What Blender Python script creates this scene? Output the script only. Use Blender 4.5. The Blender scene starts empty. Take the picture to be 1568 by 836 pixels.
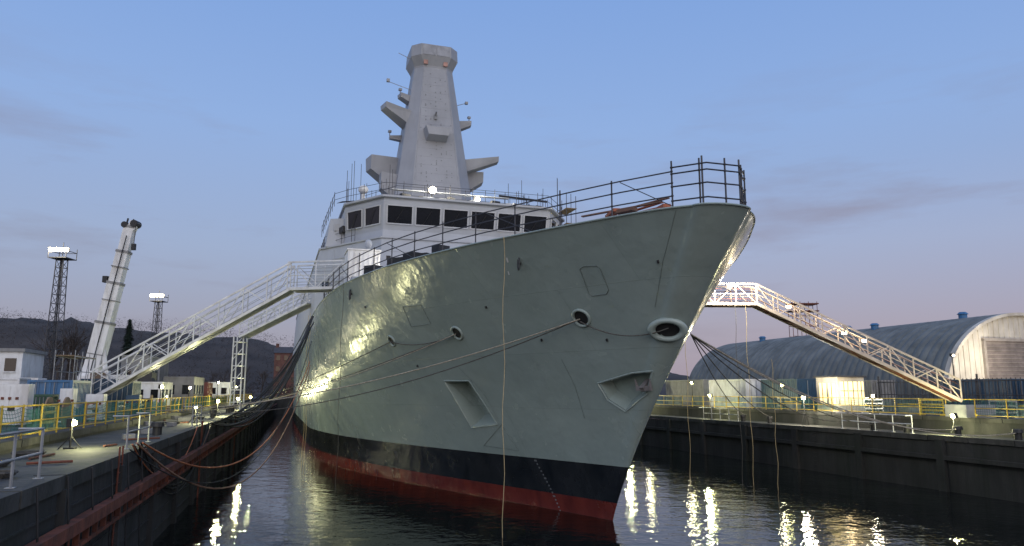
import bpy, bmesh, math, random
import numpy as np
from mathutils import Vector, Matrix
random.seed(7)
R=random.random
def U(a,b): return a+(b-a)*R()
scene=bpy.context.scene
scene.view_settings.view_transform='Standard'
scene.view_settings.look='None'
scene.view_settings.exposure=0

# ------------------------------------------------------------ camera
PITCH=math.radians(9.1); CAMZ=6.0
cd=bpy.data.cameras.new('camera'); cam=bpy.data.objects.new('camera',cd)
scene.collection.objects.link(cam); scene.camera=cam
cam.location=(0,0,CAMZ); cam.rotation_euler=(math.pi/2+PITCH,0,0)
cd.lens=26; cd.sensor_width=36; cd.clip_end=5000; cd.clip_start=0.1

# ------------------------------------------------------------ frames
NX,NY=0.961,0.2763
def D(n,k,z=0.0): return Vector((n*NX-k*NY, n*NY+k*NX, z))
DANG=math.atan2(NY,NX)
ST=(7.95,26.2); AX=Vector((-0.3048,0.9524,0)); SB=Vector((-0.9524,-0.3048,0))
SANG=math.atan2(AX.y,AX.x)
def SW(t,b,z): return Vector((ST[0],ST[1],0))+AX*t+SB*b+Vector((0,0,z))

# ------------------------------------------------------------ materials
def ramp(nt,fac,stops):
    r=nt.nodes.new('ShaderNodeValToRGB'); e=r.color_ramp.elements
    while len(e)<len(stops): e.new(0.5)
    for i,(p,c) in enumerate(stops):
        e[i].position=p; e[i].color=(*c,1) if len(c)==3 else c
    nt.links.new(fac,r.inputs[0]); return r
def mixc(nt,mode,fac,a,b):
    m=nt.nodes.new('ShaderNodeMix'); m.data_type='RGBA'; m.blend_type=mode
    for i,x in ((0,fac),(6,a),(7,b)):
        if isinstance(x,bpy.types.NodeSocket): nt.links.new(x,m.inputs[i])
        elif i==0: m.inputs[0].default_value=x
        else: m.inputs[i].default_value=(*x,1)
    return m.outputs[2]
def M(name,col,rough=0.6,metal=0.0,var=0.25,scale=1.5,bump=0.15,stretch=(1,1,1),dirt=None,dirtamt=0.5,bscale=None):
    m=bpy.data.materials.new(name); m.use_nodes=True; nt=m.node_tree
    b=nt.nodes['Principled BSDF']; b.inputs['Roughness'].default_value=rough; b.inputs['Metallic'].default_value=metal
    tc=nt.nodes.new('ShaderNodeTexCoord'); mp=nt.nodes.new('ShaderNodeMapping')
    mp.inputs['Scale'].default_value=stretch
    nt.links.new(tc.outputs['Object'],mp.inputs[0])
    n=nt.nodes.new('ShaderNodeTexNoise'); n.inputs['Scale'].default_value=scale; n.inputs['Detail'].default_value=6
    nt.links.new(mp.outputs[0],n.inputs[0])
    r=ramp(nt,n.outputs[0],[(0.3,tuple(c*(1-var) for c in col)),(0.7,tuple(min(1,c*(1+var)) for c in col))])
    out=r.outputs[0]
    if dirt:
        n2=nt.nodes.new('ShaderNodeTexNoise'); n2.inputs['Scale'].default_value=scale*0.6; n2.inputs['Detail'].default_value=10; n2.inputs['Roughness'].default_value=.7
        mp2=nt.nodes.new('ShaderNodeMapping'); mp2.inputs['Scale'].default_value=(stretch[0]*1.5,stretch[1]*1.5,stretch[2]*.4); mp2.inputs['Location'].default_value=(5,3,2)
        nt.links.new(tc.outputs['Object'],mp2.inputs[0]); nt.links.new(mp2.outputs[0],n2.inputs[0])
        rr=ramp(nt,n2.outputs[0],[(0.45,(0,0,0)),(0.65,(dirtamt,)*3)])
        out=mixc(nt,'MIX',rr.outputs[0],out,dirt)
    nt.links.new(out,b.inputs['Base Color'])
    if bump>0:
        bp=nt.nodes.new('ShaderNodeBump'); bp.inputs['Strength'].default_value=bump; bp.inputs['Distance'].default_value=0.05
        n3=nt.nodes.new('ShaderNodeTexNoise'); n3.inputs['Scale'].default_value=bscale or scale*6; n3.inputs['Detail'].default_value=4
        nt.links.new(mp.outputs[0],n3.inputs[0]); nt.links.new(n3.outputs[0],bp.inputs['Height']); nt.links.new(bp.outputs[0],b.inputs['Normal'])
    return m
def EM(name,col,s):
    m=bpy.data.materials.new(name); m.use_nodes=True; nt=m.node_tree
    b=nt.nodes['Principled BSDF']; b.inputs['Base Color'].default_value=(*col,1)
    b.inputs['Emission Color'].default_value=(*col,1); b.inputs['Emission Strength'].default_value=s
    return m

def hull_mat():
    m=bpy.data.materials.new('hull_paint'); m.use_nodes=True; nt=m.node_tree; L=nt.links
    b=nt.nodes['Principled BSDF']
    tc=nt.nodes.new('ShaderNodeTexCoord'); sp=nt.nodes.new('ShaderNodeSeparateXYZ'); L.new(tc.outputs['Object'],sp.inputs[0])
    def noise(sc,det=5,st=(1,1,1),rough=.5):
        mp=nt.nodes.new('ShaderNodeMapping'); mp.inputs['Scale'].default_value=st; L.new(tc.outputs['Object'],mp.inputs[0])
        n=nt.nodes.new('ShaderNodeTexNoise'); n.inputs['Scale'].default_value=sc; n.inputs['Detail'].default_value=det; n.inputs['Roughness'].default_value=rough
        L.new(mp.outputs[0],n.inputs[0]); return n.outputs[0]
    g=ramp(nt,noise(.3,6),[(0.3,(0.258,0.318,0.297)),(0.7,(0.292,0.356,0.332))]).outputs[0]
    streak=ramp(nt,noise(1.2,8,(1,1,.12),.65),[(0.5,(0,0,0)),(0.8,(.28,.28,.28))]).outputs[0]
    g=mixc(nt,'MIX',streak,g,(0.19,0.215,0.205))
    blk=ramp(nt,noise(1.0,8,(1,1,.3)),[(0.35,(0.010,0.012,0.014)),(0.75,(0.028,0.03,0.032))]).outputs[0]
    red=ramp(nt,noise(1.2,8,(1,1,.3)),[(0.3,(0.095,0.016,0.012)),(0.7,(0.19,0.034,0.022))]).outputs[0]
    def step(z):
        mt=nt.nodes.new('ShaderNodeMath'); mt.operation='GREATER_THAN'; L.new(sp.outputs[2],mt.inputs[0]); mt.inputs[1].default_value=z; return mt.outputs[0]
    c=mixc(nt,'MIX',step(.85),red,blk); c=mixc(nt,'MIX',step(2.6),c,g)
    cb=nt.nodes.new('ShaderNodeCombineXYZ'); L.new(sp.outputs[0],cb.inputs[0]); L.new(sp.outputs[2],cb.inputs[1])
    br=nt.nodes.new('ShaderNodeTexBrick'); br.inputs['Scale'].default_value=1.0; br.inputs['Brick Width'].default_value=7.5; br.inputs['Row Height'].default_value=2.6
    br.inputs['Mortar Size'].default_value=0.018; br.inputs['Mortar Smooth'].default_value=.6
    br.inputs['Color1'].default_value=(1,1,1,1); br.inputs['Color2'].default_value=(.95,.96,.96,1); br.inputs['Mortar'].default_value=(.84,.85,.84,1)
    L.new(cb.outputs[0],br.inputs[0])
    c=mixc(nt,'MULTIPLY',.85,c,br.outputs[0])
    L.new(c,b.inputs['Base Color'])
    rr=nt.nodes.new('ShaderNodeMapRange'); rr.inputs[1].default_value=.3; rr.inputs[2].default_value=.7; rr.inputs[3].default_value=.17; rr.inputs[4].default_value=.29
    L.new(noise(.8,4),rr.inputs[0]); L.new(rr.outputs[0],b.inputs['Roughness'])
    bp=nt.nodes.new('ShaderNodeBump'); bp.inputs['Strength'].default_value=.75; bp.inputs['Distance'].default_value=.07
    L.new(noise(.9,2),bp.inputs['Height'])
    b2=nt.nodes.new('ShaderNodeBump'); b2.inputs['Strength'].default_value=.45; b2.inputs['Distance'].default_value=.018
    L.new(noise(4,3),b2.inputs['Height']); L.new(bp.outputs[0],b2.inputs['Normal'])
    b3=nt.nodes.new('ShaderNodeBump'); b3.inputs['Strength'].default_value=.4; b3.inputs['Distance'].default_value=.01
    L.new(br.outputs['Fac'],b3.inputs['Height']); L.new(b2.outputs[0],b3.inputs['Normal'])
    L.new(b3.outputs[0],b.inputs['Normal'])
    return m
def water_mat():
    m=bpy.data.materials.new('dock_water'); m.use_nodes=True; nt=m.node_tree; L=nt.links
    b=nt.nodes['Principled BSDF']; b.inputs['Base Color'].default_value=(.005,.007,.007,1); b.inputs['Roughness'].default_value=.025; b.inputs['IOR'].default_value=1.36
    tc=nt.nodes.new('ShaderNodeTexCoord'); last=None
    for sc,dist,det in ((.55,.05,1),(1.8,.035,2),(6.0,.008,2)):
        n=nt.nodes.new('ShaderNodeTexNoise'); n.inputs['Scale'].default_value=sc; n.inputs['Detail'].default_value=det; L.new(tc.outputs['Object'],n.inputs[0])
        bp=nt.nodes.new('ShaderNodeBump'); bp.inputs['Strength'].default_value=.65; bp.inputs['Distance'].default_value=dist
        L.new(n.outputs[0],bp.inputs['Height'])
        if last: L.new(last,bp.inputs['Normal'])
        last=bp.outputs[0]
    L.new(last,b.inputs['Normal']); return m

GREY=M('superstructure_grey',(.36,.38,.405),.45,var=.06,scale=.5,bump=.08,dirt=(.27,.28,.29),dirtamt=.4)
MAST=M('mast_grey',(.275,.285,.305),.5,var=.07,scale=.6,bump=.08,dirt=(.21,.22,.23),dirtamt=.5)
GLASS=M('dark_glass',(.012,.013,.016),.08,var=.1,bump=0)
FRAME=M('window_frame',(.42,.43,.44),.5,var=.05,bump=0)
STEEL=M('scaffold_tube',(.06,.06,.065),.5,.5,bump=.1)
GALV=M('galvanised_steel',(.30,.31,.32),.45,.5,bump=.1)
WHITE=M('white_paint',(.66,.67,.67),.5,var=.08,dirt=(.38,.36,.33),dirtamt=.6)
ALU=M('gangway_aluminium',(.56,.58,.59),.4,.1,var=.15,dirt=(.34,.34,.33),dirtamt=.6)
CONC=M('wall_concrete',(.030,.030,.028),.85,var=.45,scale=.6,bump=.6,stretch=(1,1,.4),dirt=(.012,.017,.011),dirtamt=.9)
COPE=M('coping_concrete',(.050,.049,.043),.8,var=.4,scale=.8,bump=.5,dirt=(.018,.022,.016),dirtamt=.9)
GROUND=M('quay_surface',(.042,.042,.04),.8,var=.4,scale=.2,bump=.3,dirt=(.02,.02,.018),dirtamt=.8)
YEL=M('yellow_paint',(.58,.40,.03),.5,var=.2,dirt=(.2,.14,.05),dirtamt=.6)
NET=M('green_netting',(.035,.14,.115),.8,var=.5,scale=3)
RUST=M('rusty_steel',(.16,.05,.028),.85,var=.5,scale=1.5,bump=.5,dirt=(.04,.025,.02),dirtamt=.8)
BLUE=M('blue_container_paint',(.03,.13,.28),.5,var=.15,dirt=(.1,.1,.1))
REDC=M('red_container_paint',(.15,.035,.028),.55,var=.2,dirt=(.08,.04,.035))
BLUE2=M('navy_container_paint',(.02,.055,.10),.5,var=.15)
BLACK=M('black_rubber_and_hole_shade',(.015,.015,.016),.6,bump=.1)
ROPE=M('rope_fibre',(.30,.27,.21),.85,var=.3,scale=8)
ROPEB=M('rope_dark',(.075,.07,.06),.85,var=.3,scale=8)
YROPE=M('rope_yellow',(.46,.36,.19),.8,var=.2,scale=6)
CORR=M('roof_sheet',(.155,.165,.155),.6,.1,var=.25,scale=.5,bump=.1,dirt=(.07,.075,.065),dirtamt=.7)
CREAM=M('shed_cladding',(.58,.54,.46),.6,var=.15,scale=.6,bump=.1,dirt=(.30,.26,.21),dirtamt=.6)
GLAD=M('grey_cladding',(.22,.22,.22),.6,var=.15,dirt=(.1,.1,.1))
BRICK=M('red_brick',(.10,.045,.035),.85,var=.3)
SLATE=M('slate_roof',(.05,.05,.055),.7)
HILL=M('hill_vegetation',(.034,.028,.024),.95,var=.5,scale=.05,bump=.5,bscale=.6)
BARK=M('bark',(.045,.035,.03),.9)
SCRUB=M('winter_twigs',(.036,.028,.025),.95,var=.5,scale=.1,bump=0)
FIR=M('fir_needles',(.015,.032,.02),.9,var=.4)
ORANGE=M('orange_crate_paint',(.36,.11,.05),.7,var=.3)
GRN=M('dark_green_paint',(.03,.08,.05),.6)
HULL=hull_mat(); WATER=water_mat()
LAMPW=EM('lamp_warm',(1,.86,.58),40); LAMPG=EM('lamp_greenish',(.96,.95,.38),50); LAMPH=EM('lamp_interior',(1,.80,.42),1.25)

# ------------------------------------------------------------ mesh builder
class MB:
    def __init__(s): s.v=[];s.f=[];s.m=[]
    def add(s,vs,fs,mi=0):
        o=len(s.v); s.v+= [tuple(p) for p in vs]; s.f+=[tuple(i+o for i in f) for f in fs]; s.m+=[mi]*len(fs); return s
    def box(s,c,size,ang=0,mi=0):
        hx,hy,hz=size[0]/2,size[1]/2,size[2]/2; ca,sa=math.cos(ang),math.sin(ang); vs=[]
        for z in(-hz,hz):
            for x,y in((-hx,-hy),(hx,-hy),(hx,hy),(-hx,hy)): vs.append((c[0]+x*ca-y*sa,c[1]+x*sa+y*ca,c[2]+z))
        return s.add(vs,[(3,2,1,0),(4,5,6,7),(0,1,5,4),(1,2,6,5),(2,3,7,6),(3,0,4,7)],mi)
    def tube(s,a,b,r,mi=0,n=6,r2=None,caps=True):
        a=Vector(a);b=Vector(b);d=b-a
        if d.length<1e-6: return s
        d.normalize(); u=d.cross(Vector((0,0,1)))
        if u.length<1e-3: u=Vector((1,0,0))
        u.normalize(); w=d.cross(u); r2=r if r2 is None else r2; vs=[]
        for p,q in((a,r),(b,r2)):
            for i in range(n):
                t=2*math.pi*i/n; vs.append(p+u*math.cos(t)*q+w*math.sin(t)*q)
        fs=[(i,(i+1)%n,n+(i+1)%n,n+i) for i in range(n)]
        if caps: fs+=[tuple(range(n-1,-1,-1)),tuple(range(n,2*n))]
        return s.add(vs,fs,mi)
    def beam(s,a,b,w,h,mi=0):
        a=Vector(a);b=Vector(b);d=(b-a).normalized(); u=d.cross(Vector((0,0,1)))
        if u.length<1e-3:u=Vector((1,0,0))
        u.normalize(); v=u.cross(d); vs=[]
        for p in(a,b):
            for x,y in((-1,-1),(1,-1),(1,1),(-1,1)): vs.append(p+u*x*w/2+v*y*h/2)
        return s.add(vs,[(3,2,1,0),(4,5,6,7),(0,1,5,4),(1,2,6,5),(2,3,7,6),(3,0,4,7)],mi)
    def path(s,pts,r,mi=0,n=6):
        for a,b in zip(pts[:-1],pts[1:]): s.tube(a,b,r,mi,n,caps=True)
        return s
    def loft(s,rings,mi=0,cap=True):
        n=len(rings[0]); vs=[p for r in rings for p in r]; fs=[]
        for k in range(len(rings)-1):
            for i in range(n): fs.append((k*n+i,k*n+(i+1)%n,(k+1)*n+(i+1)%n,(k+1)*n+i))
        if cap: fs+=[tuple(range(n-1,-1,-1)),tuple(range((len(rings)-1)*n,len(rings)*n))]
        return s.add(vs,fs,mi)
    def sphere(s,c,r,mi=0,n=10,sz=1):
        rings=[]
        for j in range(1,n//2+2):
            th=math.pi*j/(n//2+2); rings.append([(c[0]+r*math.sin(th)*math.cos(2*math.pi*i/n),c[1]+r*math.sin(th)*math.sin(2*math.pi*i/n),c[2]-r*sz*math.cos(th)) for i in range(n)])
        return s.loft(rings,mi)
    def make(s,name,mats,parent=None,smooth=False,center=True,sharp=35,recalc=True):
        me=bpy.data.meshes.new(name); vs=np.array(s.v,dtype=float)
        off=Vector((0,0,0))
        if center and len(vs):
            mn=vs.min(0);mx=vs.max(0); off=Vector(((mn[0]+mx[0])/2,(mn[1]+mx[1])/2,mn[2])); vs=vs-np.array(off)
        me.from_pydata([tuple(p) for p in vs],[],s.f)
        for m in mats: me.materials.append(m)
        me.polygons.foreach_set('material_index',s.m)
        if recalc:
            bm=bmesh.new(); bm.from_mesh(me); bmesh.ops.recalc_face_normals(bm,faces=bm.faces); bm.to_mesh(me); bm.free()
        if smooth:
            me.polygons.foreach_set('use_smooth',[True]*len(me.polygons)); me.set_sharp_from_angle(angle=math.radians(sharp))
        o=bpy.data.objects.new(name,me); scene.collection.objects.link(o); o.location=off
        if parent: o.parent=parent
        return o
def empty(name,loc=(0,0,0),ang=0):
    e=bpy.data.objects.new(name,None); scene.collection.objects.link(e); e.location=loc; e.rotation_euler=(0,0,ang); e.empty_display_size=.5; return e
def lamp(name,loc,energy,col=(1,.9,.7),rad=.15,parent=None,world=False):
    l=bpy.data.lights.new(name,'POINT')
    l.energy=energy; l.color=col; l.shadow_soft_size=rad
    o=bpy.data.objects.new(name,l); scene.collection.objects.link(o); o.location=loc
    if parent:
        if world: o.location=Vector(loc)-parent.location
        o.parent=parent
    return o

# ------------------------------------------------------------ world
w=bpy.data.worlds.new('World'); scene.world=w; w.use_nodes=True; nt=w.node_tree; L=nt.links
bg=nt.nodes['Background']; tc=nt.nodes.new('ShaderNodeTexCoord'); sp=nt.nodes.new('ShaderNodeSeparateXYZ'); L.new(tc.outputs['Generated'],sp.inputs[0])
sky=ramp(nt,sp.outputs[2],[(0.0,(.285,.265,.345)),(0.08,(.30,.305,.42)),(0.18,(.305,.38,.575)),(0.34,(.26,.40,.71)),(0.52,(.195,.345,.70)),(1.0,(.09,.20,.48))]).outputs[0]
nk=nt.nodes.new('ShaderNodeTexSky'); nk.sky_type='NISHITA'; nk.sun_disc=False; nk.sun_elevation=math.radians(3); nk.sun_rotation=math.radians(165)
mp=nt.nodes.new('ShaderNodeMapping'); mp.inputs['Scale'].default_value=(1.6,1.6,9); mp.inputs['Rotation'].default_value=(0,math.radians(9),0); L.new(tc.outputs['Generated'],mp.inputs[0])
n=nt.nodes.new('ShaderNodeTexNoise'); n.inputs['Scale'].default_value=1.5; n.inputs['Detail'].default_value=8; n.inputs['Roughness'].default_value=.6; L.new(mp.outputs[0],n.inputs[0])
cl=ramp(nt,n.outputs[0],[(0.50,(0,0,0)),(0.70,(.85,.85,.85))]).outputs[0]
band=ramp(nt,sp.outputs[2],[(0.0,(.9,)*3),(0.25,(.8,)*3),(0.42,(0,0,0))]).outputs[0]
clm=mixc(nt,'MULTIPLY',1.0,cl,band)
skyc=mixc(nt,'MIX',clm,sky,(.24,.24,.345))
d2=nt.nodes.new('ShaderNodeVectorMath'); d2.operation='DOT_PRODUCT'; L.new(tc.outputs['Generated'],d2.inputs[0]); d2.inputs[1].default_value=(.50,.86,.08)
pk=ramp(nt,d2.outputs['Value'],[(0.80,(0,0,0)),(0.99,(.06,.025,.015))]).outputs[0]
low=ramp(nt,sp.outputs[2],[(0.0,(1,)*3),(0.1,(.9,)*3),(0.28,(0,0,0))]).outputs[0]
skyc=mixc(nt,'ADD',1.0,skyc,mixc(nt,'MULTIPLY',1.0,pk,low))
dot=nt.nodes.new('ShaderNodeVectorMath'); dot.operation='DOT_PRODUCT'; L.new(tc.outputs['Generated'],dot.inputs[0]); dot.inputs[1].default_value=(.1,-.95,.28)
glow=ramp(nt,dot.outputs['Value'],[(0.0,(0,0,0)),(0.5,(.36,.34,.35)),(1.0,(1.16,1.04,.90))]).outputs[0]
skyc=mixc(nt,'ADD',1.0,skyc,glow)
nkm=mixc(nt,'MULTIPLY',1.0,nk.outputs[0],(.02,.02,.02))
skyc=mixc(nt,'ADD',1.0,skyc,nkm)
L.new(skyc,bg.inputs[0]); bg.inputs[1].default_value=1.0
sl=bpy.data.lights.new('sun','SUN'); sl.energy=.2; sl.angle=math.radians(25); sl.color=(1,.9,.8)
so=bpy.data.objects.new('sun',sl); scene.collection.objects.link(so); so.location=(0,-50,60)
so.rotation_euler=Vector((-.1,.9,-.4)).to_track_quat('-Z','Y').to_euler()

# ------------------------------------------------------------ hull maths
DZ=12.75
def pchip(xs,ys):
    n=len(xs); h=[xs[i+1]-xs[i] for i in range(n-1)]; d=[(ys[i+1]-ys[i])/h[i] for i in range(n-1)]; m=[d[0]]+[0]*(n-2)+[d[-1]]
    for i in range(1,n-1):
        if d[i-1]*d[i]>0:
            w1=2*h[i]+h[i-1];w2=h[i]+2*h[i-1]; m[i]=(w1+w2)/(w1/d[i-1]+w2/d[i])
    def f(x):
        if x<=xs[0]: return ys[0]
        if x>=xs[-1]: return ys[-1]
        lo=0
        while x>xs[lo+1]: lo+=1
        t=(x-xs[lo])/h[lo]; return (2*t**3-3*t*t+1)*ys[lo]+(t**3-2*t*t+t)*h[lo]*m[lo]+(-2*t**3+3*t*t)*ys[lo+1]+(t**3-t*t)*h[lo]*m[lo+1]
    return f
_bd=pchip([.6,1.2,3.8,7.1,11,18.8,27.6,38,55],[1.2,1.85,3.6,5.5,7.5,10.3,11.9,12.4,12.5])
def bdeck(w):
    if w<=0: return 0
    if w<.6: return 1.2*(1-(1-w/.6)**2)**.5
    return _bd(w)
_tap=pchip([0,60,90,125,175],[1,1,.99,.95,.8])
def tstem(z):
    if z<0: return 10.5-z*.2
    return 10.5*(1-(z/DZ)**1.12)
def bw_(w,z):
    g=(max(z,0)/DZ)**1.5
    b0=12.0*math.sin(math.pi/2*min(1,max(w,0)/46))*(1-.2*math.exp(-max(w,0)/6))
    return (g*bdeck(w)+(1-g)*b0)*_tap(w)
def HP(t,z,side=1): return Vector((t,side*bw_(t-tstem(z),z),z))
def HN(t,z,side=1):
    a=HP(t+.05,z,side)-HP(t-.05,z,side) if t-tstem(z)>.06 else HP(t+.05,z,side)-HP(t,z,side)
    c=HP(t,z+.05,side)-HP(t,z-.05,side); nn=a.cross(c)*(-1 if side>0 else 1); nn.normalize()
    if nn.y*side<0: nn=-nn
    return nn
def proj(p):
    x,y,z=p.x,p.y,p.z-CAMZ; cp,sp_=math.cos(PITCH),math.sin(PITCH); d=y*cp+z*sp_; u=-y*sp_+z*cp
    return 784+1132*x/d, 418-1132*u/d
def inv(px,py):
    t0,z0,t1,z1=0,0,60,DZ; e=t=z=0
    for it in range(5):
        bb=None
        for i in range(41):
            for j in range(41):
                z=z0+(z1-z0)*j/40; t=t0+(t1-t0)*i/40
                if t<tstem(z): continue
                q=HP(t,z); a,b=proj(SW(q.x,q.y,q.z)); e=(a-px)**2+(b-py)**2
                if bb is None or e<bb[0]: bb=(e,t,z)
        e,t,z=bb; dt=(t1-t0)/12; dz=(z1-z0)/12; t0,t1=max(0,t-dt),t+dt; z0,z1=max(0,z-dz),min(DZ,z+dz)
    return t,z,e

ship=empty('naval_frigate',(ST[0],ST[1],0),SANG)
mb=MB(); N=120; zs=[-2+ (DZ+2)*j/44 for j in range(45)]
def wrow(z): W=172-tstem(z); return [W*(i/N)**2.9 for i in range(N+1)]
star=[];port=[]
for z in zs:
    rs=[];rp=[]
    for i,wv in enumerate(wrow(z)):
        t=tstem(z)+wv; b=bw_(wv,z)
        mb.v.append((t,b,z)); rs.append(len(mb.v)-1)
        if i==0: rp.append(rs[0])
        else: mb.v.append((t,-b,z)); rp.append(len(mb.v)-1)
    star.append(rs);port.append(rp)
def F(*ix):
    ii=[]
    for i in ix:
        if i not in ii: ii.append(i)
    mb.f.append(tuple(ii)); 
for j in range(44):
    for i in range(N):
        F(star[j][i],star[j][i+1],star[j+1][i+1],star[j+1][i]); F(port[j][i],port[j+1][i],port[j+1][i+1],port[j][i+1])
mb.m=[0]*len(mb.f)
for i in range(N):
    F(star[44][i],star[44][i+1],port[44][i+1],port[44][i]); mb.m.append(1)
    F(star[0][i],port[0][i],port[0][i+1],star[0][i+1]); mb.m.append(0)
for j in range(44): F(star[j][N],port[j][N],port[j+1][N],star[j+1][N]); mb.m.append(0)
hull=mb.make('hull',[HULL,GREY],ship,smooth=True,center=False,sharp=40)

def cutter(poly,dout,din,shrink=0.0):
    c=MB(); top=[];bot=[]
    ctr=sum((HP(*p) for p in poly),Vector())/len(poly); nn=sum((HN(*p) for p in poly),Vector()).normalized()
    for p in poly:
        q=HP(*p); top.append(q+nn*dout); q2=q+(ctr-q)*shrink; bot.append(q2-nn*din)
    c.loft([bot,top]); return c.make('cut',[HULL],ship,center=False)
def cyl_cut(t,z,r,d):
    q=HP(t,z); nn=HN(t,z); c=MB(); c.tube(q-nn*d,q+nn*.6,r,n=20); return c.make('cut',[HULL],ship,center=False)
FL=[inv(600,522),inv(700,510),inv(890,487),inv(1022,505)]
BP=[inv(*p)[:2] for p in ((915,587),(968,571),(1000,568),(992,603),(958,630),(930,612))]
AP=[inv(*p)[:2] for p in ((680,583),(718,583),(762,650),(722,655))]
cuts=[cutter(AP,.4,1.1,.15),cutter(BP,.5,.65,.2)]
for i,(t,z,e) in enumerate(FL): cuts.append(cyl_cut(t,z,(.3,.34,.36,.36)[i],.6))
bpy.context.view_layer.update()
for c in cuts:
    md=hull.modifiers.new('b','BOOLEAN'); md.operation='DIFFERENCE'; md.object=c; md.solver='EXACT'
bpy.context.view_layer.update()
dg=bpy.context.evaluated_depsgraph_get(); me=bpy.data.meshes.new_from_object(hull.evaluated_get(dg))
hull.modifiers.clear()
if len(me.vertices)>5000: hull.data=me
for c in cuts: bpy.data.objects.remove(c,do_unlink=True)

for i,(t,z,e) in enumerate(FL):
    q=HP(t,z);nn=HN(t,z); u=nn.cross(Vector((0,0,1))).normalized(); v=u.cross(nn); r=(.36,.40,.44,.5)[i]
    f=MB(); rings=[]
    for a in range(24):
        A=2*math.pi*a/24; dirv=u*math.cos(A)*(1.3 if i==3 else 1)+v*math.sin(A)*.9; rings.append([q+dirv*r+ (dirv*math.cos(B)+nn*math.sin(B))*(.13 if i==3 else .075) for B in [2*math.pi*k/8 for k in range(8)]])
    rings.append(rings[0]); f.loft(rings,0,cap=False)
    f.tube(q-nn*.09,q-nn*.03,r*.97,1,18)  # black disc stands in for the shade inside the fairlead hole
    f.make('fairlead_%d'%(i+1),[HULL,BLACK],ship,smooth=True,center=False,sharp=60)
SEAM=M('seam_dark',(.12,.15,.14),.4,bump=0)
def outline(name,pix,r=.022,mat=HULL,close=True,raw=False):
    ps=pix if raw else [inv(*p)[:2] for p in pix]; pts=[]
    seq=list(zip(ps,ps[1:]+ps[:1])) if close else list(zip(ps[:-1],ps[1:]))
    for a,b in seq:
        for k in range(6):
            t=a[0]+(b[0]-a[0])*k/6; z=a[1]+(b[1]-a[1])*k/6; pts.append(HP(t,z)+HN(t,z)*.006)
    pts.append(pts[0] if close else HP(*ps[-1])+HN(*ps[-1])*.006)
    m=MB(); m.path(pts,r,0,5); return m.make(name,[mat],ship,center=False)
outline('shell_door_outline',[(888,412),(893,408),(914,407),(919,411),(932,443),(929,450),(907,453),(902,449)],.02,SEAM)
outline('shell_door_outline_b',[(617,470),(645,467),(660,496),(630,500)],.018,SEAM)
outline('fairing_highlight_outline',[(768,650),(741,682),(794,690)],.014,SEAM)  # no door: line drawn around a pale highlight on the bulb fairing
outline('anchor_pocket_rim',AP,.035,HULL,raw=True)
outline('anchor_pocket_rim_b',BP,.035,HULL,raw=True)
for i,pp in enumerate((((700,560),(740,600),(762,640)),((860,550),(880,590),(895,640)),((1035,322),(1015,400),(1003,470)))): outline('bow_seam_%d'%i,list(pp),.010,SEAM,close=False)
t,z,e=inv(985,588); q=HP(t,z);nn=HN(t,z); a=MB(); u=nn.cross(Vector((0,0,1))).normalized()
a.beam(q-nn*.4,q+nn*.1+Vector((0,0,-.2)),.22,.22); a.beam(q-nn*.05+u*.34+Vector((0,0,-.2)),q-nn*.05-u*.34+Vector((0,0,-.2)),.24,.2)
for s in(-1,1): a.tube(q-nn*.05+u*.34*s+Vector((0,0,-.28)),q+nn*.06+u*.4*s+Vector((0,0,.24)),.09,0,6,.03)
a.make('bow_anchor',[M('anchor_steel',(.13,.12,.115),.8)],ship,center=False)
dm=MB(); (ta,za,_),(tb,zb,_)=inv(820,705),inv(856,792)
for k in range(15):
    s=k/14; t=ta+(tb-ta)*s; z=za+(zb-za)*s; q=HP(t,z)+HN(t,z)*.012; nn=HN(t,z); u=Vector((0,0,1)).cross(nn).normalized(); v=nn.cross(u)
    a_=.05 if k%5 else .09; h_=.04
    dm.add([q-u*a_-v*h_,q+u*a_-v*h_,q+u*a_+v*h_,q-u*a_+v*h_],[(0,1,2,3)])
dm.make('draught_marks',[GALV],ship,center=False)
bmk=MB()
for px,py,s in ((777,398,.12),(779,418,.09)):
    t,z,_=inv(px,py); q=HP(t,z)+HN(t,z)*.012; nn=HN(t,z); u=Vector((0,0,1)).cross(nn).normalized(); v=nn.cross(u)
    bmk.add([q-u*s*.6-v*s,q+u*s*.2-v*s,q+u*s*.6+v*s,q-u*s*.2+v*s],[(0,1,2,3)])
bmk.make('hull_marking',[WHITE],ship,center=False)
m=MB()
for px,py in ((797,403),(539,450),(560,470),(1008,400),(930,520),(640,560),(830,520),(745,470)):
    t,z,e=inv(px,py)
    if e<30: q=HP(t,z);nn=HN(t,z); m.beam(q,q+nn*.08,.06,.12)
t,z,e=inv(797,402); q=HP(t,z)+HN(t,z)*.12
m.path([q+Vector((math.cos(a)*.13,.02,math.sin(a)*.28)) for a in [2*math.pi*k/12 for k in range(13)]],.03)
t,z,e=inv(539,450); q=HP(t,z)+HN(t,z)*.12; m.path([q+Vector((math.cos(a)*.2,.02,math.sin(a)*.3)) for a in [2*math.pi*k/12 for k in range(13)]],.05)
m.make('hull_padeyes',[STEEL],ship,center=False)
for sd in(1,-1):
    g=MB(); pts=[Vector((170*(i/150)**2.6,sd*bdeck(170*(i/150)**2.6)*_tap(170*(i/150)**2.6),DZ-.01)) for i in range(151)]; g.path(pts,.04,0,6); g.make('gunwale_%s'%('s' if sd>0 else 'p'),[HULL],ship,center=False)

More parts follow.
